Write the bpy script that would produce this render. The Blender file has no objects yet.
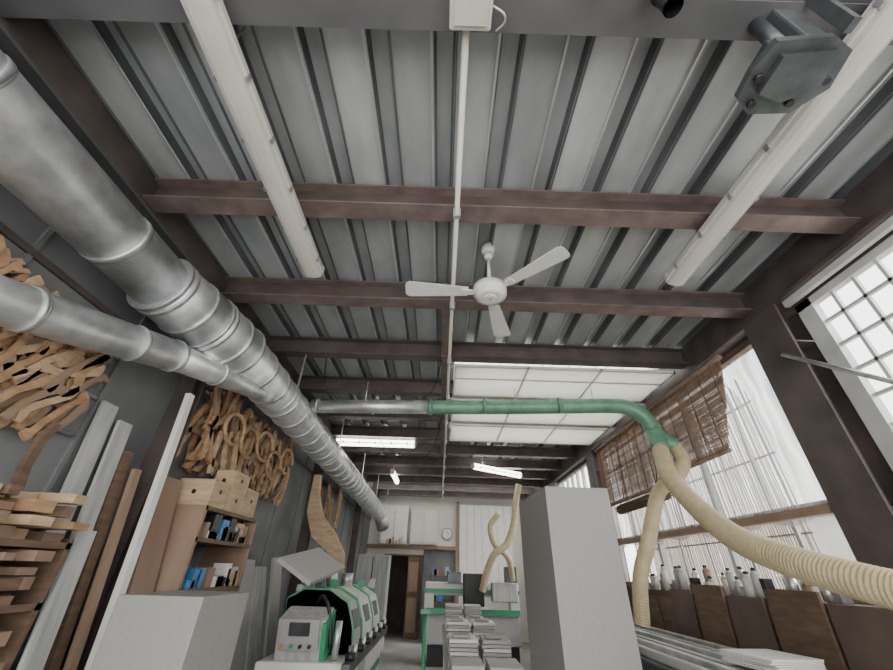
import bpy, bmesh, math, random
from mathutils import Matrix, Vector, Euler
random.seed(7)
# ---------------- camera ----------------
p=math.radians(32.7); th=math.radians(1.8)
R=Vector((1,0,0)); U=Vector((0,-math.sin(p),math.cos(p))); D=Vector((0,math.cos(p),math.sin(p)))
Rc=math.cos(th)*R+math.sin(th)*U; Uc=-math.sin(th)*R+math.cos(th)*U
cam=bpy.data.cameras.new('camera'); co=bpy.data.objects.new('camera',cam); bpy.context.collection.objects.link(co)
cam.sensor_width=36; cam.lens=370/893*36; cam.clip_start=0.02
m=Matrix((Rc,Uc,-D)).transposed().to_4x4(); m.translation=Vector((0,0,1.6))
co.matrix_world=m; bpy.context.scene.camera=co
# ---------------- materials ----------------
def mat(name,c,rough=.6,metal=0,var=.15,scale=6,stretch=(1,1,1),bump=0,c2=None,alpha=1,emit=0):
    mt=bpy.data.materials.new(name); mt.use_nodes=True; nt=mt.node_tree; b=nt.nodes['Principled BSDF']
    tc=nt.nodes.new('ShaderNodeTexCoord'); mp=nt.nodes.new('ShaderNodeMapping'); mp.inputs['Scale'].default_value=stretch
    nz=nt.nodes.new('ShaderNodeTexNoise'); nz.inputs['Scale'].default_value=scale; nz.inputs['Detail'].default_value=5
    cr=nt.nodes.new('ShaderNodeValToRGB')
    cr.color_ramp.elements[0].position=.3; cr.color_ramp.elements[1].position=.7
    if c2 is None:
        a=[max(0,x*(1-var)) for x in c]; z=[min(1,x*(1+var)) for x in c]
    else: a,z=c,c2
    cr.color_ramp.elements[0].color=(*a,1); cr.color_ramp.elements[1].color=(*z,1)
    L=nt.links.new
    L(tc.outputs['Object'],mp.inputs['Vector']); L(mp.outputs['Vector'],nz.inputs['Vector']); L(nz.outputs['Fac'],cr.inputs['Fac']); L(cr.outputs['Color'],b.inputs['Base Color'])
    b.inputs['Roughness'].default_value=rough; b.inputs['Metallic'].default_value=metal; b.inputs['Alpha'].default_value=alpha
    if emit: 
        b.inputs['Emission Color'].default_value=(*c,1); b.inputs['Emission Strength'].default_value=emit
    if bump:
        bp=nt.nodes.new('ShaderNodeBump'); bp.inputs['Strength'].default_value=bump; bp.inputs['Distance'].default_value=.02
        L(nz.outputs['Fac'],bp.inputs['Height']); L(bp.outputs['Normal'],b.inputs['Normal'])
    return mt
GALV=mat('galvanised_steel',(.50,.52,.53),.38,.75,scale=9,c2=(.80,.82,.82),bump=.15)
SEAM=mat('duct_seam_steel',(.30,.31,.32),.5,.6,scale=9,c2=(.48,.50,.50))
DECKS=[mat('deck_steel_%s'%n,(.40*f,.425*f,.435*f),.38,.35,scale=5,stretch=(1,.4,1),c2=(.57*f,.60*f,.605*f)) for n,f in (('a',.86),('b',.98),('c',1.15))]
DECKD=mat('deck_rib_shade_and_seam',(.10,.11,.115),.4,.4,scale=5,stretch=(2,.3,1),c2=(.22,.235,.24))  # dark colour puts groove shade on the rib sides; also thin seam lines
RIBHI=mat('deck_rib_highlight',(.55,.57,.57),.3,.6,scale=5,c2=(.75,.77,.77))  # bright strips painted in as highlights along the ribs
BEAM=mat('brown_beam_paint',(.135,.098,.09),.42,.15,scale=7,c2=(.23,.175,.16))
BEAMD=mat('dark_beam_paint_and_web_shade',(.065,.052,.05),.5,.1,scale=4,c2=(.13,.10,.095))
BEAMG=mat('grey_beam_paint',(.085,.087,.09),.5,.2,scale=3,c2=(.145,.145,.15))
WHITE=mat('white_paint',(.75,.74,.70),.45,var=.06)
LIT=mat('lit_lamp_diffuser',(1,.98,.92),.3,var=0,emit=9)
PLAST=mat('lamp_diffuser',(.62,.59,.53),.3,var=.08,scale=3)
CABG=mat('grey_laminate',(.29,.28,.27),.5,var=.05,scale=40)
CABG2=mat('grey_laminate_light',(.42,.41,.40),.5,var=.03,scale=2)
GREEN=mat('green_duct_paint',(.10,.25,.16),.4,.1,scale=8,c2=(.17,.35,.24))
MGREEN=mat('machine_green',(.05,.33,.16),.35,var=.08)
HOSE=mat('yellow_hose',(.56,.46,.28),.4,var=.12,scale=12)
WOOD=mat('beech_wood',(.28,.165,.09),.6,scale=5,stretch=(1,1,4),c2=(.50,.32,.18))
WOOD2=mat('pale_plywood',(.40,.28,.17),.6,scale=6,stretch=(1,1,4),c2=(.58,.43,.28))
WOODD=mat('dark_wood',(.10,.065,.045),.6,scale=6,stretch=(1,1,5),c2=(.19,.12,.08))
WOODM=mat('brown_board',(.23,.15,.10),.6,scale=4,stretch=(1,1,.3),c2=(.33,.23,.165))
GREYB=mat('grey_board',(.33,.34,.33),.7,scale=6,stretch=(4,4,.3),c2=(.52,.53,.52))
WALLG=mat('grey_wall_panel',(.11,.115,.12),.7,scale=1.5,c2=(.22,.23,.235))
WALLB=mat('back_wall_plaster',(.62,.60,.55),.8,scale=1,c2=(.74,.72,.67))
WALLR=mat('brown_wall_board',(.09,.065,.055),.8,scale=3,c2=(.16,.115,.095))
CONC=mat('concrete_floor',(.22,.21,.20),.7,scale=1.5,c2=(.34,.33,.31))
GROUND=mat('yard_ground',(.55,.54,.50),.9,scale=.6,var=.1)
OUTW=mat('outside_plaster',(.36,.36,.34),.9,scale=.8,var=.12)
BLACK=mat('black_rubber',(.015,.015,.017),.4)
DMETAL=mat('dark_cast_metal',(.06,.07,.075),.4,.6,scale=6,c2=(.15,.165,.17))
BAMBOO=mat('bamboo_slat',(.22,.145,.10),.7,scale=25,stretch=(1,.5,1),c2=(.46,.33,.24))
BAMBOO2=mat('weathered_reed',(.30,.23,.17),.7,scale=20,c2=(.48,.39,.30))
FRAMEW=mat('window_frame_paint',(.45,.46,.45),.5,scale=5,c2=(.62,.63,.61))
BLUE=mat('blue_plastic',(.05,.2,.45),.4)
ORANGE=mat('orange_plastic',(.7,.2,.05),.4)
SKYL=mat('fibreglass_skylight',(.80,.80,.77),.4,scale=2,stretch=(1,3,1),var=.08)
PANEL=mat('translucent_ceiling_board',(.80,.80,.76),.5,scale=2,var=.05)
def addtrans(mt,fac,col=(1,1,1)):
    nt=mt.node_tree; out=[n for n in nt.nodes if n.type=='OUTPUT_MATERIAL'][0]; b=nt.nodes['Principled BSDF']
    tl=nt.nodes.new('ShaderNodeBsdfTranslucent'); tl.inputs[0].default_value=(*col,1)
    mx=nt.nodes.new('ShaderNodeMixShader'); mx.inputs[0].default_value=fac
    nt.links.new(b.outputs[0],mx.inputs[1]); nt.links.new(tl.outputs[0],mx.inputs[2]); nt.links.new(mx.outputs[0],out.inputs[0]); return mx,out,nt
addtrans(SKYL,.75,(.97,.97,.94)); addtrans(PANEL,.6,(.94,.94,.89)); addtrans(BAMBOO,.4,(.34,.21,.12))
FILM=mat('plastic_film',(.40,.42,.42),.2,scale=2.5,stretch=(1,5,.5),c2=(.62,.64,.64),bump=.6)
mx,out,nt=addtrans(FILM,.5,(.34,.36,.365))
tr=nt.nodes.new('ShaderNodeBsdfTransparent'); m2=nt.nodes.new('ShaderNodeMixShader')
cr=nt.nodes.new('ShaderNodeMapRange'); cr.inputs[1].default_value=.35; cr.inputs[2].default_value=.65; cr.inputs[3].default_value=.2; cr.inputs[4].default_value=.6
nt.links.new([n for n in nt.nodes if n.type=='TEX_NOISE'][0].outputs['Fac'],cr.inputs[0]); nt.links.new(cr.outputs[0],m2.inputs[0])
nt.links.new(mx.outputs[0],m2.inputs[1]); nt.links.new(tr.outputs[0],m2.inputs[2]); nt.links.new(m2.outputs[0],out.inputs[0])
# ---------------- mesh builder ----------------
class M:
    def __init__(s,name): s.n=name; s.bm=bmesh.new(); s.ms=[]; s.smooth=[]
    def mi(s,mt):
        if mt not in s.ms: s.ms.append(mt)
        return s.ms.index(mt)
    def box(s,x0,x1,y0,y1,z0,z1,mt,rot=None,bev=0):
        c=Vector(((x0+x1)/2,(y0+y1)/2,(z0+z1)/2)); h=Vector((abs(x1-x0)/2,abs(y1-y0)/2,abs(z1-z0)/2))
        Rm=Euler(rot).to_matrix() if rot else Matrix.Identity(3)
        vs=[s.bm.verts.new(c+Rm@Vector((sx*h.x,sy*h.y,sz*h.z))) for sx in(-1,1) for sy in(-1,1) for sz in(-1,1)]
        fs=[]
        for q in ((0,1,3,2),(4,6,7,5),(0,4,5,1),(2,3,7,6),(0,2,6,4),(1,5,7,3)):
            f=s.bm.faces.new([vs[i] for i in q]); f.material_index=s.mi(mt); fs.append(f)
        if bev:
            es=list({e for f in fs for e in f.edges})
            r=bmesh.ops.bevel(s.bm,geom=es,offset=bev,segments=2,affect='EDGES',profile=.5)
            for f in r['faces']: f.material_index=s.mi(mt)
        return s
    def frame(s,d):
        d=d.normalized(); a=Vector((0,0,1)) if abs(d.z)<.9 else Vector((1,0,0))
        u=d.cross(a).normalized(); return u,d.cross(u).normalized()
    def cyl(s,p0,p1,r,mt,r2=None,seg=24,caps=True):
        p0=Vector(p0);p1=Vector(p1); r2=r if r2 is None else r2; u,v=s.frame(p1-p0)
        A=[];B=[]
        for i in range(seg):
            t=2*math.pi*i/seg; o=u*math.cos(t)+v*math.sin(t); A.append(s.bm.verts.new(p0+o*r)); B.append(s.bm.verts.new(p1+o*r2))
        for i in range(seg):
            f=s.bm.faces.new((A[i],A[(i+1)%seg],B[(i+1)%seg],B[i])); f.smooth=True; f.material_index=s.mi(mt)
        if caps:
            for q in (A[::-1],B): f=s.bm.faces.new(q); f.material_index=s.mi(mt)
        return s
    def tube(s,pts,r,mt,seg=16,step=None,corr=0,caps=True):
        P=[Vector(q) for q in pts]
        if len(P)>2: # catmull rom
            Q=[P[0]*2-P[1]]+P+[P[-1]*2-P[-2]]; out=[]
            for i in range(1,len(Q)-2):
                L=(Q[i+1]-Q[i]).length; n=max(4,int(L/(step or .05)))
                for k in range(n):
                    t=k/n; a,b,c,d=Q[i-1],Q[i],Q[i+1],Q[i+2]
                    out.append(.5*((2*b)+(c-a)*t+(2*a-5*b+4*c-d)*t*t+(3*b-a-3*c+d)*t**3))
            out.append(P[-1]); P=out
        else:
            n=max(1,int((P[1]-P[0]).length/step)) if step else 1
            P=[P[0].lerp(P[1],k/n) for k in range(n+1)]
        rings=[]; u=None
        for i,q in enumerate(P):
            d=(P[min(i+1,len(P)-1)]-P[max(i-1,0)]).normalized()
            if u is None: u,v=s.frame(d)
            else:
                u=(u-d*u.dot(d)).normalized()
            v=d.cross(u)
            rr=r(i/(len(P)-1)) if callable(r) else r
            if corr and i%2: rr*=1+corr
            rings.append([s.bm.verts.new(q+(u*math.cos(2*math.pi*k/seg)+v*math.sin(2*math.pi*k/seg))*rr) for k in range(seg)])
        for a,b in zip(rings,rings[1:]):
            for k in range(seg):
                f=s.bm.faces.new((a[k],a[(k+1)%seg],b[(k+1)%seg],b[k])); f.smooth=not corr; f.material_index=s.mi(mt)
        if caps:
            for q in (rings[0][::-1],rings[-1]): f=s.bm.faces.new(q); f.material_index=s.mi(mt)
        return s
    def prism(s,poly,fn,t0,t1,mt,smooth=False):
        A=[s.bm.verts.new(fn(a,b,t0)) for a,b in poly]; B=[s.bm.verts.new(fn(a,b,t1)) for a,b in poly]; n=len(poly)
        for q in (A[::-1],B): f=s.bm.faces.new(q); f.material_index=s.mi(mt)
        for i in range(n):
            f=s.bm.faces.new((A[i],A[(i+1)%n],B[(i+1)%n],B[i])); f.material_index=s.mi(mt); f.smooth=smooth
        return s
    def done(s):
        bmesh.ops.recalc_face_normals(s.bm,faces=s.bm.faces[:])
        me=bpy.data.meshes.new(s.n); s.bm.to_mesh(me); s.bm.free()
        for q in s.ms: me.materials.append(q)
        o=bpy.data.objects.new(s.n,me); bpy.context.collection.objects.link(o); return o
# ---------------- shell ----------------
M('floor').box(-2.4,3.0,-1.5,13.7,-.1,0,CONC).done()
M('yard_ground').box(3.01,30,-20,30,-.12,-.02,GROUND).done()
# neighbouring building across the yard
o=M('neighbouring_building'); o.box(11,14,-4,22,-.02,3.4,OUTW); o.box(10.7,14.2,-4.2,22.2,3.4,3.55,GREYB)
for k in range(8): o.box(10.96,11,-2+k*3,-.8+k*3,1.1,2.5,CABG); o.box(10.93,10.96,-1.42+k*3,-1.38+k*3,1.1,2.5,WHITE); o.box(10.93,10.96,-2+k*3,-.8+k*3,1.78,1.82,WHITE)
o.done()
def deck(name,x0,x1,yseg,mt=None):
    o=M(name); P=.35; bm=o.bm
    for y0,y1 in zip(yseg,yseg[1:]):
      k=-1
      while True:
        bx=-2.45+P*k; rnd=random.Random(int(k*3+5+y0*17))
        pan=mt or rnd.choice(DECKS); rib=mt or DECKD; top=mt or DECKS[0]; rib_hi=mt or RIBHI
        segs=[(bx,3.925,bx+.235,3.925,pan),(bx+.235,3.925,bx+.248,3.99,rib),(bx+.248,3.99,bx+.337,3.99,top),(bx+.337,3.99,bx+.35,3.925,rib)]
        for a,za,b,zb,q in segs:
            if b<=x0 or a>=x1: continue
            if a<x0: za=za+(zb-za)*(x0-a)/(b-a); a=x0
            if b>x1: zb=za+(zb-za)*(x1-a)/(b-a); b=x1
            v=[bm.verts.new(c) for c in ((a,y0,za),(b,y0,zb),(b,y1,zb),(a,y1,za))]
            f=bm.faces.new(v); f.material_index=o.mi(q)
        if bx>x0 and bx+.24<x1:
            o.box(bx+.003,bx+.012,y0,y1,3.908,3.926,rib); o.box(bx+.218,bx+.230,y0,y1,3.908,3.926,rib_hi)
        k+=1
        if bx>3.2: break
    return o.done()
deck('ceiling',-2.35,2.85,(-1.5,1.71,3.9))
deck('ceiling',-2.35,.12,(3.9,5.85,7.05))
deck('ceiling',-2.35,2.85,(7.05,9,11.3))
deck('ceiling',-2.35,2.85,(12.7,13.6))
deck('added_skylight_panel',.12,2.85,(3.9,7.05),SKYL)
deck('added_skylight_panel',-2.35,2.85,(11.3,12.7),SKYL)  # roof strip added to brighten the back wall
o=M('suspended_ceiling_panel')
for a,b in ((3.92,4.22),(4.26,5.15),(5.19,6.0),(6.04,6.85)):
    for k in range(3): o.box(.13+k*.87,.13+k*.87+.85,a,b,3.675,3.685,PANEL)
for y in (3.9,4.22,5.15,6.0,6.85): o.box(.12,2.75,y,y+.03,3.668,3.70,WALLB)
for k in range(4): o.box(.11+k*.87,.13+k*.87,3.9,6.88,3.668,3.70,WHITE)
o.done()
def ibeam(name,y,mt,x0=-2.12,x1=2.8,w=.14,z0=3.7,h=.2):
    o=M(name); t=.012
    o.box(x0,x1,y,y+w,z0,z0+t,mt); o.box(x0,x1,y,y+w,z0+h-t,z0+h,mt); o.box(x0,x1,y+w/2-.006,y+w/2+.006,z0+t,z0+h-t,BEAMD if mt is BEAM else mt)  # web of brown beams coloured darker to carry its shade
    return o.done()
ibeam('roof_beam',.54,BEAMG)
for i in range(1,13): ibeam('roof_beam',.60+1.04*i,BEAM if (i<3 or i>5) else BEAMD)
o=M('eaves_beam'); o.box(-2.32,-2.10,-1.5,13.5,3.66,3.92,BEAMD); o.box(-2.32,-2.08,-1.5,13.5,3.64,3.66,BEAMG); o.box(-2.15,-2.12,-1.5,13.5,3.52,3.56,GALV); o.done()
o=M('eaves_beam'); o.box(2.8,2.95,-1.5,13.5,3.58,4.0,BEAMD); o.box(2.72,2.95,-1.5,13.5,3.55,3.58,BEAMD); o.box(2.76,2.80,-1.5,2.38,3.50,3.55,FRAMEW); o.done()
o=M('ridge_purlin'); o.box(-.05,.07,2.78,3.70,3.705,3.72,BEAM); o.box(-.05,.07,3.70,8,3.685,3.70,BEAM); o.box(.005,.017,2.78,3.7,3.72,3.86,BEAM); o.done()
o=M('wall_left'); o.box(-2.4,-2.3,-1.5,13.6,0,3.95,WALLG)
for k in range(18):
    y=-1+k*.83; o.box(-2.3,-2.285,y,y+.03,0,3.9,WALLG)
o.box(-2.3,-2.28,-1.5,13.5,3.0,3.04,BEAMD)
o.done()
for y in (2.95,6.9,10.9):
    o=M('steel_column'); o.box(-2.3,-2.16,y,y+.01,0,3.63,BEAMD); o.box(-2.3,-2.16,y+.13,y+.14,0,3.63,BEAMD); o.box(-2.235,-2.225,y,y+.14,0,3.63,BEAMD); o.done()
o=M('wall_right'); o.box(2.8,2.95,-1.5,13.6,0,1.5,WALLR); o.box(2.86,2.95,-1.5,13.6,3.5,3.6,WALLR)
o.box(2.8,2.95,9.6,10.0,1.5,3.6,WALLB); o.box(2.8,2.95,13.0,13.6,1.5,3.6,WALLB); o.done()
for y,w in ((2.40,.36),(6.78,.3)):
    o=M('steel_column'); o.box(2.70,2.72,y,y+w,0,3.55,BEAMD); o.box(2.93,2.95,y,y+w,0,3.55,BEAMD); o.box(2.72,2.93,y+w/2-.01,y+w/2+.01,0,3.55,BEAMD)
    for z in (.8,2.0,3.2): o.box(2.72,2.93,y+.02,y+w-.02,z,z+.012,BEAMD)
    o.done()
o=M('window_1'); y0,y1,z0,z1=-1.3,2.38,1.55,3.5
o.box(2.84,2.90,y1-.13,y1,z0,z1,FRAMEW); o.box(2.84,2.9,y0,y1,z1-.06,z1,FRAMEW); o.box(2.84,2.9,y0,y1,z0,z0+.06,FRAMEW); o.box(2.84,2.9,y0,y0+.06,z0,z1,FRAMEW)
y=y1-.13-.16
while y>y0: o.box(2.855,2.88,y,y+.022,z0,z1,FRAMEW); y-=.165
z=z1-.24
while z>z0: o.box(2.855,2.88,y0,y1-.1,z,z+.022,FRAMEW); z-=.2
o.done()
o=M('window_stay_bar'); o.cyl((2.66,2.5,3.12),(2.66,1.6,2.3),.016,GALV); o.done()
o=M('window_2'); y0,y1,z0,z1=2.78,6.76,1.52,3.52
for a,b in ((y0,y0+.06),(y1-.06,y1),(4.12,4.17),(5.45,5.5)): o.box(2.84,2.9,a,b,z0,z1,FRAMEW)
o.box(2.84,2.92,y0,y1,z1-.05,z1,WOODD); o.box(2.80,2.92,y0,y1,z0-.02,z0+.04,WOODM); o.box(2.84,2.90,y0,y1,2.06,2.13,WOODM); o.box(2.70,2.755,y0,y1,2.02,2.08,WOODM)
for a in (3.45,4.8,6.1): o.box(2.855,2.875,a,a+.02,2.1,z1,FRAMEW)
for a in (3.3,3.9,5.0,5.9): o.box(2.86,2.88,a,a+.03,1.55,2.06,FRAMEW)
o.done()
# plastic film, wrinkled sheet
o=M('plastic_film_curtain'); bm=o.bm; g=[]
for i in range(121):
    row=[]
    for j in range(31):
        y=2.82+i*.03; z=2.0+j*.047
        x=2.795+.014*math.sin(i*.55+j*.18)+.009*math.sin(j*.8+i*.3)+.008*math.sin(i*1.7+1.1*math.sin(j*.4))
        row.append(bm.verts.new((x,y,z+.02*math.sin(i*.35)*(1 if j==0 else 0))))
    g.append(row)
for i in range(120):
    for j in range(30):
        f=bm.faces.new((g[i][j],g[i+1][j],g[i+1][j+1],g[i][j+1])); f.smooth=True; f.material_index=o.mi(FILM)
o.done()
# bamboo blinds: flat slats threaded on strings
def blind(ya,yb,zt,zb,x,taper):
    o=M('bamboo_blind'); z=zt
    while z>zb:
        a0=ya+taper*((zt-z)/(zt-zb))**1.5+random.uniform(-.012,.012)
        dx=.008*math.sin(z*6)
        o.box(x+dx,x+.006+dx,a0,yb+random.uniform(-.01,.01),z,z+random.choice((.008,.0095,.0105)),BAMBOO)
        z-=.0135
    y=ya+.12
    while y<yb: o.box(x-.018,x-.012,y,y+.012,zb+(0 if y>ya+taper else .4),zt,WOODD); y+=.22
    o.cyl((x+.003,ya+taper,zb),(x+.003,yb,zb),.022,BAMBOO,seg=10); o.cyl((x+.003,ya-.03,zt+.01),(x+.003,yb,zt+.01),.03,BAMBOO,seg=10); o.done()
blind(3.22,4.75,3.48,2.66,2.735,.30)
blind(4.8,6.65,3.48,2.58,2.73,.0)
o=M('rolled_bamboo_blind'); 
for k in range(60):
    t=k*.45; r=.010+.0009*k; o.cyl((2.61+r*math.cos(t),4.55,2.44+r*math.sin(t)),(2.61+r*math.cos(t),5.9,2.44+r*math.sin(t)),.008,BAMBOO,seg=5)
for y in (4.75,5.7): o.tube([(2.70,y,3.4),(2.66,y,2.7),(2.53,y,2.44),(2.61,y,2.36),(2.69,y,2.44),(2.695,y,2.54)],.006,WOODD,seg=5)
o.done()
# thin reed screen leaning against the outside of the glass
o=M('reed_screen')
y=3.4
while y<6.6:
    o.cyl((3.10,y,-.02),(3.02,y+random.uniform(-.012,.012),3.3+random.uniform(-.1,.1)),.0055,BAMBOO2,seg=5); y+=random.uniform(.026,.04)
for z in (3.1,2.6,1.95,1.0): o.box(3.02+(3.3-z)*.024,3.03+(3.3-z)*.024,3.38,6.6,z,z+.015,BAMBOO2)
o.done()
for nm,(y0,y1) in (('window_3',(7.1,9.6)),('added_window_4',(10.0,13.0))):  # the last window is added to bring light to the far ceiling
    o=M(nm); z0,z1=1.5,3.52
    for k in range(8): y=y0+k*(y1-y0-.05)/7; o.box(2.84,2.9,y,y+.05,z0,z1,FRAMEW)
    for z in (1.5,2.0,2.5,3.0,3.47): o.box(2.84,2.9,y0,y1,z,z+.04,FRAMEW)
    o.done()
# back wall
o=M('wall_back'); o.box(-2.4,-1.75,13.5,13.6,0,4,WALLB); o.box(-.5,3,13.5,13.6,0,4,WALLB); o.box(-1.75,-.5,13.5,13.6,2.05,4,WALLB)
o.box(-2.3,.5,13.38,13.5,2.2,2.3,WOODM); o.box(.5,.6,13.38,13.5,0,3.6,WOODM)
o.box(-.5,.5,13.48,13.5,0,2.2,WALLG)
o.done()
o=M('added_corridor_enclosure'); o.box(-2.0,0,14.9,15,0,2.4,WALLR); o.box(-2,0,13.6,15,-.05,0,CONC); o.box(-2,0,13.6,15,2.3,2.4,WALLR); o.box(-2.1,-2,13.6,15,0,2.4,WALLR); o.box(0,.1,13.6,15,0,2.4,WALLR); o.done()  # sides and ceiling added to block daylight and keep the doorway dark
o=M('door_1'); o.box(-1.73,-1.67,13.4,13.5,0,2.0,WOODD); o.box(-.58,-.52,13.4,13.5,0,2.0,WOODD); o.box(-1.73,-.52,13.4,13.5,2.0,2.05,WOODD)
o.box(-.95,-.60,13.3,13.36,0.01,1.98,WOODD); o.box(-.92,-.64,13.29,13.3,1.1,1.85,WOODM); o.box(-.92,-.64,13.29,13.3,.15,.95,WOODM); o.done()
o=M('wall_cabinet'); o.box(-1.9,-1.05,13.2,13.48,2.32,3.4,WHITE)
for a in (-1.88,-1.46): o.box(a,a+.40,13.18,13.2,2.36,3.36,WHITE,bev=.004); o.box(a+.35,a+.37,13.16,13.18,2.8,2.95,GALV)
o.box(-1.48,-1.47,13.17,13.2,2.36,3.36,CABG)
o.done()
o=M('wall_cabinet'); o.box(-.95,-.1,13.25,13.48,2.32,3.3,WALLB)
for a in (-.93,-.51): o.box(a,a+.39,13.23,13.25,2.36,3.26,WALLB,bev=.004); o.box(a+.35,a+.37,13.21,13.23,2.8,2.95,GALV)
o.done()
o=M('wall_shelf')
o.box(-1.9,-1.0,13.05,13.2,2.28,2.31,WOODM)
for k in range(9): o.box(-1.85+k*.09,-1.79+k*.09,13.07,13.18,2.31,2.31+random.uniform(.08,.2),random.choice((WOOD,WHITE,BLACK,GREYB)))
o.done()
o=M('wall_clock'); o.cyl((.22,13.49,2.65),(.22,13.45,2.65),.17,BLACK,seg=32); o.cyl((.22,13.45,2.65),(.22,13.44,2.65),.15,WHITE,seg=32)
o.box(.215,.225,13.43,13.44,2.65,2.77,BLACK); o.box(.22,.30,13.43,13.44,2.645,2.655,BLACK); o.done()
o=M('white_partition'); 
for k in range(7): o.box(.62+k*.24,.62+k*.24+.23,13.36,13.4,1.2,3.5,WHITE)
o.box(.6,2.3,13.4,13.44,1.2,3.55,GREYB); o.done()
# ---------------- ducts ----------------
def ring(o,c,d,r,mt,w=.02): 
    c=Vector(c); d=Vector(d).normalized(); o.cyl(c-d*w/2,c+d*w/2,r,mt,seg=40)
o=M('extraction_duct')
A=Vector((-2.04,-.6,3.24)); B=Vector((-1.99,2.0,3.235)); Cc=Vector((-1.86,2.9,3.23)); E=Vector((-1.86,12.6,3.06))
o.cyl(A,B,.19,GALV,seg=40); o.cyl(B,B.lerp(Cc,.5),.215,GALV,r2=.24,seg=40); o.cyl(B.lerp(Cc,.5),Cc,.24,GALV,r2=.235,seg=40); o.cyl(Cc,E,.215,GALV,r2=.20,seg=40)
for k in range(3): q=A.lerp(B,.18+.33*k); ring(o,q,B-A,.197,GALV,.03); ring(o,q+Vector((0,.022,0)),B-A,.193,SEAM,.012)
for t in (0,.06,.30,.5,.56,.8,1): q=B.lerp(Cc,t); ring(o,q,Cc-B,.228+.018*min(1,2*t),GALV,.02); ring(o,q+Vector((0,.018,0)),Cc-B,.225+.018*min(1,2*t),SEAM,.01)
for k in range(1,28): q=Cc.lerp(E,k/28); ring(o,q,E-Cc,.226-.016*k/28,GALV,.025); ring(o,q+Vector((0,.02,0)),E-Cc,.221-.016*k/28,SEAM,.012)
o.cyl((-1.86,12.55,3.06),(-1.75,12.8,2.7),.19,GALV,seg=32)
for y in (3.79,5.87,7.95,10.03,12.11):
    z=3.31-(y)*.019
    o.box(-2.075,-2.068,y,y+.03,z,3.64,GALV); o.box(-1.64,-1.63,y,y+.03,z,3.70,GALV)
    o.tube([(-1.865+.235*math.cos(t),y+.015,z+.235*math.sin(t)) for t in [math.pi+math.pi*i/8 for i in range(9)]],.008,GALV,seg=6)
o.done()
o=M('branch_duct')
a=Vector((-2.08,1.10,2.52)); b=Vector((-1.96,2.35,2.86)); c=Vector((-1.80,3.62,3.11))
o.cyl(a-(b-a)*.5,b,.11,GALV,seg=32); o.cyl(b,c,.10,GALV,r2=.095,seg=32)
for t in (.3,.75,1): ring(o,a.lerp(b,t),b-a,.118,GALV); ring(o,a.lerp(b,t)+Vector((0,.02,.005)),b-a,.114,SEAM,.01)
for t in (.35,.9): ring(o,b.lerp(c,t),c-b,.107,GALV); ring(o,b.lerp(c,t)+Vector((0,.02,.005)),c-b,.103,SEAM,.01)
o.done()
o=M('cross_duct')
o.cyl((-1.68,4.47,3.335),(-.18,4.42,3.35),.085,GALV,seg=28)
for x in (-1.6,-.9): ring(o,(x,4.46,3.34),(1,0,0),.092,GALV)
ring(o,(-.18,4.42,3.35),(1,0,0),.098,GREEN,.05)
o.tube([(-.18,4.42,3.35),(.6,4.36,3.35),(1.5,4.26,3.35),(2.0,4.2,3.35),(2.22,4.18,3.32),(2.38,4.17,3.2),(2.44,4.16,3.02)],.088,GREEN,seg=24,step=.06)
o.tube([(2.44,4.16,3.05),(2.44,4.15,2.95),(2.40,4.08,2.80)],.10,GREEN,seg=24)
o.tube([(2.44,4.16,3.0),(2.53,4.14,2.92),(2.62,4.1,2.86)],.08,GREEN,seg=20)
for x in (.5,1.4): ring(o,(x,4.38-.1*x,3.35),(1,-.1,0),.096,GREEN,.04)
for x in (-1.0,.9,1.9): o.cyl((x,4.4,3.4),(x,4.4,3.66),.006,GALV,seg=6)
o.done()
o=M('flexible_hose'); o.tube([(2.41,4.10,2.84),(2.34,3.98,2.7),(2.22,3.75,2.45),(2.1,3.3,2.12),(1.97,2.8,1.86),(1.93,2.4,1.72),(1.98,1.93,1.59),(2.15,1.35,1.46),(2.3,1.0,1.30)],.08,HOSE,seg=24,step=.011,corr=.035); o.done()
o=M('flexible_hose'); o.tube([(2.60,4.11,2.87),(2.60,4.05,2.68),(2.46,4.05,2.5),(2.28,4.1,2.38),(2.15,4.1,2.15),(2.03,4.1,1.9),(1.9,4.15,1.6),(1.85,4.2,1.25)],.067,HOSE,seg=20,step=.011,corr=.035); o.done()
o=M('flexible_hose'); o.tube([(1.78,9.05,3.35),(1.68,9,3.0),(1.6,9,2.55),(1.42,9,2.15),(1.15,9,1.95),(1.0,9.1,1.65),(.9,9.2,1.3)],.07,HOSE,seg=14,step=.02,corr=.06); o.done()
o=M('flexible_hose'); o.tube([(1.3,9.3,2.75),(1.12,9.3,2.5),(1.2,9.3,2.15),(1.5,9.4,1.9),(1.6,9.6,1.5)],.06,HOSE,seg=14,step=.02,corr=.06); o.done()
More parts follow.
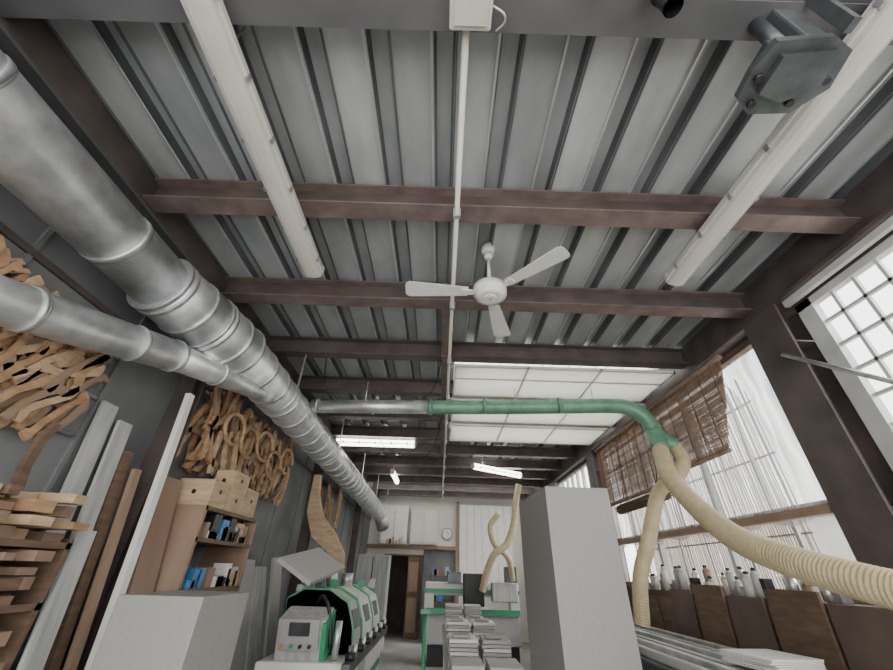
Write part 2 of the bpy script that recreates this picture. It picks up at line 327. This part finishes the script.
# ---------------- conduit, box, lamps ----------------
o=M('ceiling_conduit'); o.cyl((.045,.55,3.645),(.03,12.9,3.645),.017,PLAST,seg=12)
for k in range(12): y=.72+1.04*k+.9; o.box(.02,.07,y+.04,y+.07,3.625,3.70,GALV)
o.done()
o=M('junction_box'); o.box(-.03,.15,.48,.64,3.58,3.70,PLAST,bev=.01); o.box(-.01,.13,.50,.62,3.57,3.58,PLAST,bev=.004)
o.tube([(.15,.56,3.62),(.2,.58,3.6),(.21,.62,3.63),(.18,.66,3.66)],.004,WHITE,seg=6); o.done()
def lamp(name,c,L,ang,w=.15,mt=PLAST,z=3.6):
    o=M(name); ca,sa=math.cos(ang),math.sin(ang)
    def P(a,b,t): return Vector((c[0]+a*ca-t*sa, c[1]+a*sa+t*ca, z+b))
    prof=[(-w/2,.05),(-w/2,.0),(-w*.42,-.03),(-w*.25,-.045),(0,-.05),(w*.25,-.045),(w*.42,-.03),(w/2,0),(w/2,.05),(w*.3,.075),(-w*.3,.075)]
    o.prism(prof,P,-L/2,L/2,mt)
    e=PLAST
    o.prism([(a*1.06,b*1.05+.002) for a,b in prof],P,-L/2-.012,-L/2+.02,e); o.prism([(a*1.06,b*1.05+.002) for a,b in prof],P,L/2-.02,L/2+.012,e)
    o.prism([(-w*.53,-.004),(w*.53,-.004),(w*.53,.012),(-w*.53,.012)],P,-L/2,L/2,WHITE)
    n=max(2,int(L/.3))
    for k in range(n):
        t=-L/2+(k+.5)*L/n
        for sgn in (-1,1): o.prism([(sgn*w*.5,-.02),(sgn*w*.57,-.02),(sgn*w*.57,.03),(sgn*w*.5,.03)],P,t-.012,t+.012,SEAM)
    for t in (-L*.3,L*.3):
        q=P(0,.07,t); o.cyl(q,(q.x,q.y,3.93),.005,GALV,seg=6)
    return o.done()
lamp('fluorescent_light',(-1.085,1.32),1.85,0)
lamp('fluorescent_light',(1.805,1.28),1.85,0)
lamp('fluorescent_light',(-1.27,6.98),1.5,math.pi/2,w=.10,mt=LIT)
lamp('fluorescent_light',(1.28,8.9),1.45,math.radians(-57),w=.10,mt=LIT)
lamp('fluorescent_light',(-1.2,9.9),1.2,0,w=.10,mt=LIT)
# ceiling fan
o=M('ceiling_fan'); fx,fy=.326,2.235
o.cyl((fx,fy,3.93),(fx,fy,3.84),.062,WHITE,r2=.05); o.cyl((fx,fy,3.84),(fx,fy,3.79),.05,WHITE,r2=.02)
o.cyl((fx,fy,3.8),(fx,fy,3.5),.014,WHITE); o.cyl((fx,fy,3.56),(fx,fy,3.51),.03,WHITE,r2=.05)
o.cyl((fx,fy,3.51),(fx,fy,3.485),.06,WHITE,r2=.13,seg=36); o.cyl((fx,fy,3.485),(fx,fy,3.41),.13,WHITE,seg=36); o.cyl((fx,fy,3.41),(fx,fy,3.385),.13,WHITE,r2=.08,seg=36)
o.cyl((fx,fy,3.39),(fx,fy,3.375),.05,WHITE,r2=.045,seg=30); o.cyl((fx,fy,3.38),(fx,fy,3.372),.016,GREYB,seg=16)
for ang in (181,315,73):
    t=math.radians(ang); d=Vector((math.cos(t),math.sin(t),0)); n=Vector((-d.y,d.x,.10)).normalized()
    def P(a,b,h): 
        q=Vector((fx,fy,3.435))+d*a+n*b; q.z+=h; return q
    o.prism([(.10,-.02),(.22,-.03),(.22,.03),(.10,.02)],P,-.004,.004,WHITE)
    o.prism([(.17,-.045),(.62,-.078),(.645,-.065),(.655,-.04),(.655,.04),(.645,.065),(.62,.078),(.17,.045)],P,.004,.010,WHITE)
o.done()
o=M('hanging_machine_bracket')
def PH(a,b,t): return Vector((1.41+a*1.0,.70+b*1.05,3.38+t))
o.prism([(-.18,-.02),(-.15,-.12),(.06,-.14),(.16,-.10),(.19,.03),(.10,.13),(-.08,.14),(-.17,.08)],PH,0,.035,DMETAL)
o.prism([(-.11,-.08),(.10,-.10),(.12,.02),(.0,.08),(-.11,.05)],PH,-.03,0,DMETAL)
o.box(1.37,1.47,.56,.66,3.41,3.70,DMETAL,bev=.01); o.box(1.27,1.54,.60,.74,3.415,3.48,DMETAL,bev=.01)
o.cyl((1.34,.62,3.45),(1.34,.62,3.70),.03,DMETAL)
for a,b in ((-.14,0),(.14,.0),(.06,.09),(-.1,.1)): o.cyl((1.41+a,.70+b,3.385),(1.41+a,.70+b,3.362),.016,BLACK,seg=12)
o.box(1.5,1.53,.5,.55,3.40,3.72,DMETAL)
o.done()
o=M('black_pipe'); o.cyl((.83,.5,3.9),(.83,.5,3.45),.036,BLACK,caps=False,r2=.036); o.cyl((.83,.5,3.9),(.83,.5,3.45),.031,BLACK,caps=False); ring(o,(.83,.5,3.6),(0,0,1),.042,BLACK,.03); o.done()
o=M('ceiling_cable')
for pts in ([(-.05,3.8,3.68),(-.12,4.1,3.5),(-.2,4.3,3.45)],[(.02,4.8,3.66),(-.1,5.2,3.2),(-.3,5.5,3.0),(-.9,6.3,3.3),(-1.2,6.9,3.66)],[(-1.4,3.8,3.7),(-1.45,4.2,3.5),(-1.5,5.5,3.66)]):
    o.tube(pts,.006,BLACK,seg=6)
o.done()
# ---------------- left wall storage ----------------
LEG=[(-.5,-.05),(-.46,.07),(-.38,.06),(-.30,.02),(-.1,-.01),(.15,.03),(.35,.09),(.46,.15),(.5,.12),(.47,.02),(.40,-.06),(.30,-.07),(.1,-.09),(-.15,-.10),(-.35,-.07)]
ARM=[(-.5,.0),(-.42,.11),(-.25,.14),(-.05,.10),(.2,.04),(.38,.07),(.47,.14),(.5,.06),(.45,-.05),(.3,-.09),(.05,-.04),(-.15,.01),(-.3,.02),(-.38,-.04),(-.46,-.07)]
BACK=[(-.5,-.07),(-.5,.03),(-.2,.05),(.0,.03),(.25,.07),(.5,.17),(.5,.09),(.28,-.02),(.0,-.07),(-.25,-.06)]
RAIL=[(-.5,-.07),(-.5,.07),(-.40,.07),(-.36,.03),(-.15,.055),(.15,.055),(.36,.03),(.40,.07),(.5,.07),(.5,-.07),(.40,-.07),(.2,-.02),(-.2,-.02),(-.40,-.07)]
CREST=[(-.5,-.1),(-.46,.02),(-.3,.10),(-.1,.12),(0,.15),(.1,.12),(.3,.10),(.46,.02),(.5,-.1),(.42,-.1),(.3,-.01),(0,.03),(-.3,-.01),(-.42,-.1)]
def piece(o,c,ang,L,prof,th,mt,yaw=0):
    ca,sa=math.cos(ang),math.sin(ang); s=random.choice((-1,1))
    def P(a,b,t):
        a*=L; b*=L*s; y=a*ca-b*sa; z=a*sa+b*ca
        return Vector((c[0]+t+yaw*y,c[1]+y,c[2]+z))
    o.prism(prof,P,0,th,mt)
o=M('wooden_template_stack')
for z in (2.80,2.5,2.25): o.cyl((-2.28,1.0,z),(-2.28,2.3,z),.012,GALV,seg=8)
for row,(zc,n) in enumerate(((2.72,15),(2.52,16),(2.32,15))):
    for layer in range(3):
        for k in range(n):
            y=1.08+k*(1.08/n)+random.uniform(-.03,.03)
            piece(o,(-2.285+layer*.042+.006*(k%3),y,zc-.10*(y-1.4)*(row==0)+random.uniform(-.04,.04)),math.radians(random.gauss(56,11)),random.uniform(.30,.44),random.choice((LEG,ARM,BACK,LEG,RAIL)),.02,random.choice((WOOD,WOOD,WOOD2,WOODM)))
piece(o,(-2.15,2.00,2.0),math.radians(100),.45,BACK,.03,WOODD)
o.done()
o=M('wooden_template_stack')
for z in (3.0,2.65): o.cyl((-2.28,3.3,z),(-2.28,5.6,z),.012,GALV,seg=8)
for row,(zc,n) in enumerate(((2.84,16),(2.55,16))):
    for layer in range(4):
        for k in range(n):
            y=3.32+k*(2.1/n)+random.uniform(-.05,.05)
            piece(o,(-2.285+layer*.05,y,zc+random.uniform(-.06,.06)),math.radians(random.gauss(88,26)),random.uniform(.36,.52),random.choice((LEG,ARM,BACK,CREST,CREST,ARM)),.028,random.choice((WOOD,WOOD,WOOD2,WOODM)))
for k in range(5):
    y=3.6+k*.36; z=2.7+random.uniform(-.08,.08); r=random.uniform(.14,.18)
    o.tube([(-2.05,y+r*1.3*math.cos(t),z+r*math.sin(t)) for t in [math.pi*2*i/12 for i in range(11)]],.02,WOOD,seg=6)
o.done()
o=M('wooden_template_stack')
for k in range(12): piece(o,(-2.28+.03*k,7.3+random.uniform(0,.6),2.5+random.uniform(-.2,.2)),math.radians(random.gauss(90,20)),random.uniform(.6,.8),random.choice((LEG,ARM,BACK)),.022,WOOD)
o.done()
o=M('curved_plywood_pattern')
def PC(a,b,t): return Vector((-1.85+a+.35*t,6.4+t,b))
o.prism([(-.25,2.9),(-.15,2.9),(-.12,2.6),(.0,2.3),(.25,2.05),(.42,1.8),(.45,1.55),(.3,1.55),(.2,1.8),(-.1,2.0),(-.25,2.35)],PC,0,.05,WOOD2); o.cyl((-1.75,6.42,0),(-1.75,6.42,2.0),.02,GALV); o.done()
o=M('wood_offcut_shelf')
for z in (1.15,1.42,1.68): o.box(-2.28,-1.98,1.72,2.32,z-.03,z,WOODD)
for y in (1.72,2.29): o.box(-2.28,-1.98,y,y+.03,0,1.70,WOODD)
for zb in (1.15,1.42,1.68):
    for st in range(4):
        y=1.76
        while y<2.22:
            w_=random.uniform(.04,.11); h=random.uniform(.03,.055)
            if random.random()<.88-.12*st: o.box(-2.24+random.uniform(0,.05),-1.96+random.uniform(-.14,.05),y,y+w_,zb+st*.058,zb+st*.058+h,random.choice((WOOD,WOOD2,WOODM,WOODM,WOODD)),rot=(0,0,random.uniform(-.18,.18)))
            y+=w_+.008
o.done()
def board(name,p0,p1,w,t,mt):
    o=M(name); p0=Vector(p0);p1=Vector(p1); d=(p1-p0); L=d.length; d.normalize(); wv=Vector((0,1,0)); wv=(wv-d*wv.dot(d)).normalized(); nv=d.cross(wv)
    def P(a,b,h): return p0+wv*a+nv*b+d*h
    o.prism([(-w/2,-t/2),(w/2,-t/2),(w/2,t/2),(-w/2,t/2)],P,0,L,mt); return o.done()
board('grey_plank',(-2.06,2.46,0),(-2.26,2.40,2.50),.13,.02,GREYB)
board('grey_plank',(-2.00,2.60,0),(-2.22,2.54,2.42),.12,.02,GREYB)
board('grey_plank',(-1.86,2.42,0),(-2.04,2.44,1.75),.13,.02,GREYB)
board('brown_plank',(-1.95,2.72,0),(-2.2,2.66,2.25),.07,.03,WOODD)
board('brown_plank',(-1.90,2.78,0),(-2.14,2.73,2.15),.06,.03,WOODM)
board('white_post',(-1.92,2.88,0),(-2.06,2.82,2.76),.06,.04,WHITE)
board('brown_panel',(-1.82,3.08,0),(-2.1,3.05,2.16),.24,.03,WOODM)
for k,(y,h) in enumerate(((4.35,1.58),(4.68,1.66),(5.05,1.60),(5.5,1.7))): board('leaning_sheet',(-1.75,y,0),(-2.05,y,h),.30,.03,(GREYB,CABG2,GREYB,CABG2)[k])
o=M('storage_shelf')
for z in (1.45,1.78,2.0): o.box(-2.28,-1.85,3.22,4.18,z-.03,z,WOODD)
for y in (3.22,4.17): o.box(-2.28,-1.85,y,y+.03,0,2.0,WOODM)
for k in range(30):
    z=random.choice((1.45,1.78)); y=random.uniform(3.28,4.05); o.box(-2.0,-1.86,y,y+random.uniform(.04,.12),z,z+random.uniform(.04,.18),random.choice((WOOD2,BLUE,WHITE,WOOD,BLACK,GREYB,WOODM,WOODM)))
o.done()
def woodbox(x0,x1,y0,y1,z0,z1):
    o=M('wooden_box'); o.box(x0,x1,y0,y1,z0,z1,WOOD2,bev=.004); o.cyl((x1-.005,(y0+y1)/2,(z0+z1)/2+.02),(x1+.004,(y0+y1)/2,(z0+z1)/2+.02),.018,BLACK,seg=12); o.cyl(((x0+x1)/2,y0+.005,(z0+z1)/2),((x0+x1)/2,y0-.004,(z0+z1)/2),.018,BLACK,seg=12); o.done()
woodbox(-2.15,-1.86,3.24,3.50,2.0,2.2); woodbox(-2.18,-1.88,3.54,3.88,2.0,2.16); woodbox(-2.06,-1.88,3.56,3.86,2.16,2.34); woodbox(-2.2,-1.9,3.92,4.18,2.0,2.25)
# ---------------- floor machines / furniture ----------------
o=M('grey_cabinet'); o.box(-1.60,-1.18,2.3,2.84,0.06,1.465,CABG,bev=.004); o.box(-1.56,-1.22,2.34,2.8,0,.06,BLACK)
for z in (.5,.95): o.box(-1.597,-1.183,2.297,2.3,z,z+.004,BLACK)
o.done()
o=M('tall_grey_cabinet')
def P(a,b,t): return Vector((a,b,t))
o.prism([(.843,3.2),(1.353,3.2),(1.30,4.08),(.79,4.08)],P,.05,2.215,CABG); o.prism([(.86,3.23),(1.33,3.23),(1.28,4.04),(.81,4.04)],P,0,.05,BLACK)
o.done()
o=M('edge_banding_machine')
o.box(-1.55,-.78,4.2,6.7,.12,.92,WHITE,bev=.02); o.box(-1.5,-.82,4.25,6.65,0,.12,BLACK)
o.box(-.79,-.72,4.1,6.8,.86,.93,DMETAL); o.box(-.775,-.77,4.3,6.6,.55,.62,MGREEN); o.box(-.775,-.77,4.9,5.3,.2,.8,CABG2)
def PX(a,b,t): return Vector((a,t,b))
hood=[(-1.5,.93),(-1.5,1.34),(-1.35,1.42),(-1.1,1.42),(-.9,1.32),(-.82,1.12),(-.80,.93)]
hb=[(a*1.0-.0+(.006 if a>-1.2 else -.006),b+(.012 if b>1 else 0)) for a,b in hood]
for a,b,mt in ((4.55,5.0,CABG2),(5.13,5.85,WHITE),(5.88,6.55,WHITE)): o.prism(hood,PX,a,b,mt)
for a,b in ((4.55,4.60),(5.02,5.11),(5.80,5.88),(6.5,6.56)): o.prism(hb,PX,a,b,MGREEN)
for y in (4.65,5.3,6.0): o.box(-.86,-.835,y,y+.32,1.10,1.26,DMETAL,rot=(0,-.3,0)); 
for y in (4.3,4.75,5.2,5.65,6.1,6.5):
    o.cyl((-.80,y,.95),(-.72,y,.95),.035,BLACK,seg=16); o.cyl((-.75,y+.15,.93),(-.75,y+.15,1.02),.02,GALV,seg=10); o.box(-.82,-.76,y+.2,y+.28,.93,1.0,DMETAL)
o.box(-1.42,-1.0,4.22,4.5,.93,1.26,GREYB,rot=(.3,0,0),bev=.01); o.box(-1.38,-1.04,4.17,4.22,1.0,1.23,CABG2,rot=(.3,0,0)); o.box(-1.3,-1.12,4.15,4.18,1.10,1.2,DMETAL,rot=(.3,0,0)); o.box(-1.02,-.98,4.2,4.5,.93,1.24,MGREEN,rot=(.3,0,0))
for k in range(4): o.cyl((-1.34+k*.08,4.17,1.03),(-1.34+k*.08,4.14,1.03),.014,(ORANGE,MGREEN,BLACK,BLACK)[k],seg=10)
o.cyl((-.9,4.3,.93),(-.9,4.3,1.2),.03,GALV); o.cyl((-1.3,5.5,1.40),(-1.35,5.5,1.64),.07,GALV); o.cyl((-1.3,6.3,1.40),(-1.3,6.3,1.56),.08,GALV)
for k in range(6): o.box(-1.45+k*.1,-1.38+k*.1,4.6+k*.3,4.7+k*.3,1.40,1.46+.02*(k%3),random.choice((DMETAL,MGREEN,GREYB)))
o.box(-1.62,-1.2,4.4,5.5,1.62,1.66,CABG2,rot=(0.15,.5,0)); o.cyl((-1.5,4.9,1.4),(-1.45,4.9,1.62),.02,GALV)
o.tube([(-1.2,4.5,1.3),(-1.1,4.35,1.38),(-1.0,4.3,1.25),(-.95,4.3,1.0)],.016,BLACK,seg=8)
o.done()
o=M('assembly_bench'); o.box(.08,.78,3.9,8.6,.78,.82,CABG2)
for x in (.12,.7):
    for y in (4.0,5.5,7,8.5): o.box(x,x+.05,y,y+.05,0,.78,GALV)
o.done()
o=M('white_panel_stack')
for k,(y,h) in enumerate(((4.1,.14),(4.75,.22),(5.35,.12),(5.95,.26),(6.6,.17),(7.2,.2),(7.8,.3))):
    for s in range(2):
        x=.12+s*.33
        n=int(h/.03)
        for j in range(n): o.box(x+random.uniform(0,.02),x+.29,y+random.uniform(0,.03),y+.45,.82+j*.032,.82+j*.032+.026,random.choice((WHITE,CABG2,WHITE)))
        if k%2: o.box(x+.05,x+.22,y+.1,y+.3,.82+n*.032,.84+n*.032,CABG)
o.done()
o=M('cnc_router'); o.box(-.25,1.75,9.8,10.9,.35,.85,CABG2,bev=.02); o.box(-.2,1.7,9.85,10.85,0,.35,BLACK); o.box(-.25,1.75,9.75,9.8,.86,.96,MGREEN)
o.box(-.3,1.8,10.0,10.35,1.18,1.42,WHITE,bev=.03); o.box(-.3,1.8,9.98,10.0,1.22,1.30,MGREEN); o.box(-.3,-.1,10.0,10.4,.85,1.2,WHITE); o.box(1.6,1.8,10.0,10.4,.85,1.2,WHITE)
o.box(.55,1.0,9.8,10.15,1.0,1.6,BLACK,bev=.02); o.box(.2,.5,9.9,10.1,1.42,1.62,DMETAL); o.box(1.15,1.7,9.6,9.9,1.1,1.45,GREYB,bev=.02); o.cyl((1.0,10,1.4),(1.0,9.6,1.35),.05,BLACK)
o.box(1.5,1.75,9.9,10.2,1.42,1.75,DMETAL,bev=.01)
o.done()
o=M('green_stand'); o.cyl((-.16,6,0),(-.16,6,1.15),.025,MGREEN); o.cyl((-.16,6,0),(-.16,6,.02),.15,MGREEN); o.box(-.22,-.1,5.9,6.1,1.15,1.19,MGREEN); o.done()
o=M('steel_locker'); o.box(-2.1,-1.3,11.15,11.7,0,1.95,GREYB,bev=.01); o.box(-1.71,-1.69,11.14,11.15,.1,1.9,BLACK); o.box(-1.65,-1.63,11.12,11.15,.9,1.1,BLACK); o.done()
o=M('storage_rack')
for z in (.3,.9,1.5): o.box(-.25,.45,12.6,13.2,z,z+.03,WOODD)
for x in (-.25,.42): o.box(x,x+.03,12.6,13.2,0,1.6,WOODD)
for k in range(14):
    z=random.choice((.33,.93,1.53)); x=random.uniform(-.2,.3); o.box(x,x+.12,12.65,13,z,z+random.uniform(.1,.4),random.choice((WOOD,BLUE,WHITE,ORANGE,WOODM,GREYB)))
o.done()
# right side
o=M('panel_saw_bed'); o.box(1.45,2.28,2.2,5.4,.95,1.13,DMETAL,bev=.01)
for k in range(6): x=1.5+k*.13; o.box(x,x+.05,2.2,5.4,1.13,1.18+.01*(k%2),GALV if k%2 else CABG2,bev=.005)
for y in (2.4,5.1): o.box(1.55,2.2,y,y+.2,0,.95,DMETAL)
o.done()
o=M('sideboard'); o.box(2.42,2.68,2.3,5.6,0,1.50,WALLR)
for k in range(5): y=2.35+k*.65; o.box(2.40,2.42,y,y+.6,.75,1.44,WOODD,bev=.004); o.cyl((2.38,y+.3,1.1),(2.40,y+.3,1.1),.02,GALV)
o.done()
for y,h,w,mt in ((2.55,1.50,.42,WALLR),(3.02,1.56,.45,WOODD),(3.5,1.50,.4,WALLR),(3.95,1.57,.42,WOODD),(4.4,1.52,.36,WALLR)): board('leaning_brown_board',(2.30,y,0),(2.385,y,h),w,.02,mt)
o=M('bench_clutter')
for k in range(34):
    y=2.85+k*.08; x=random.uniform(2.46,2.6); r_=random.uniform(.022,.038); h=random.uniform(.07,.2); mt=random.choice((GALV,GREYB,CABG,WALLB,WOODM))
    if k%3: o.cyl((x,y,1.50),(x,y,1.50+h),r_,mt,seg=16); o.cyl((x,y,1.50+h),(x,y,1.50+h+.03),r_,mt,r2=r_*.5,seg=16); o.cyl((x,y,1.53+h),(x,y,1.55+h),r_*.5,BLACK,seg=12)
    else: o.box(x,x+.07,y,y+.07,1.50,1.50+h*.8,random.choice((CABG,GREYB,BLACK,WALLB)),bev=.004)
o.done()
o=M('paper_stack')
for k in range(8): o.box(1.75+random.uniform(0,.03),2.1,2.6+random.uniform(0,.02),2.95,1.19+k*.008,1.196+k*.008,WHITE,rot=(0,0,.2+random.uniform(-.05,.05)))
o.done()
# ---------------- light ----------------
w=bpy.data.worlds.new('world'); bpy.context.scene.world=w; w.use_nodes=True
bg=w.node_tree.nodes['Background']; bg.inputs[0].default_value=(1,.985,.965,1); bg.inputs[1].default_value=4.5
s=bpy.data.lights.new('sun','SUN'); s.energy=2.5; s.angle=math.radians(20); so=bpy.data.objects.new('sun',s); bpy.context.collection.objects.link(so)
so.rotation_euler=Euler((math.radians(15),math.radians(55),0))
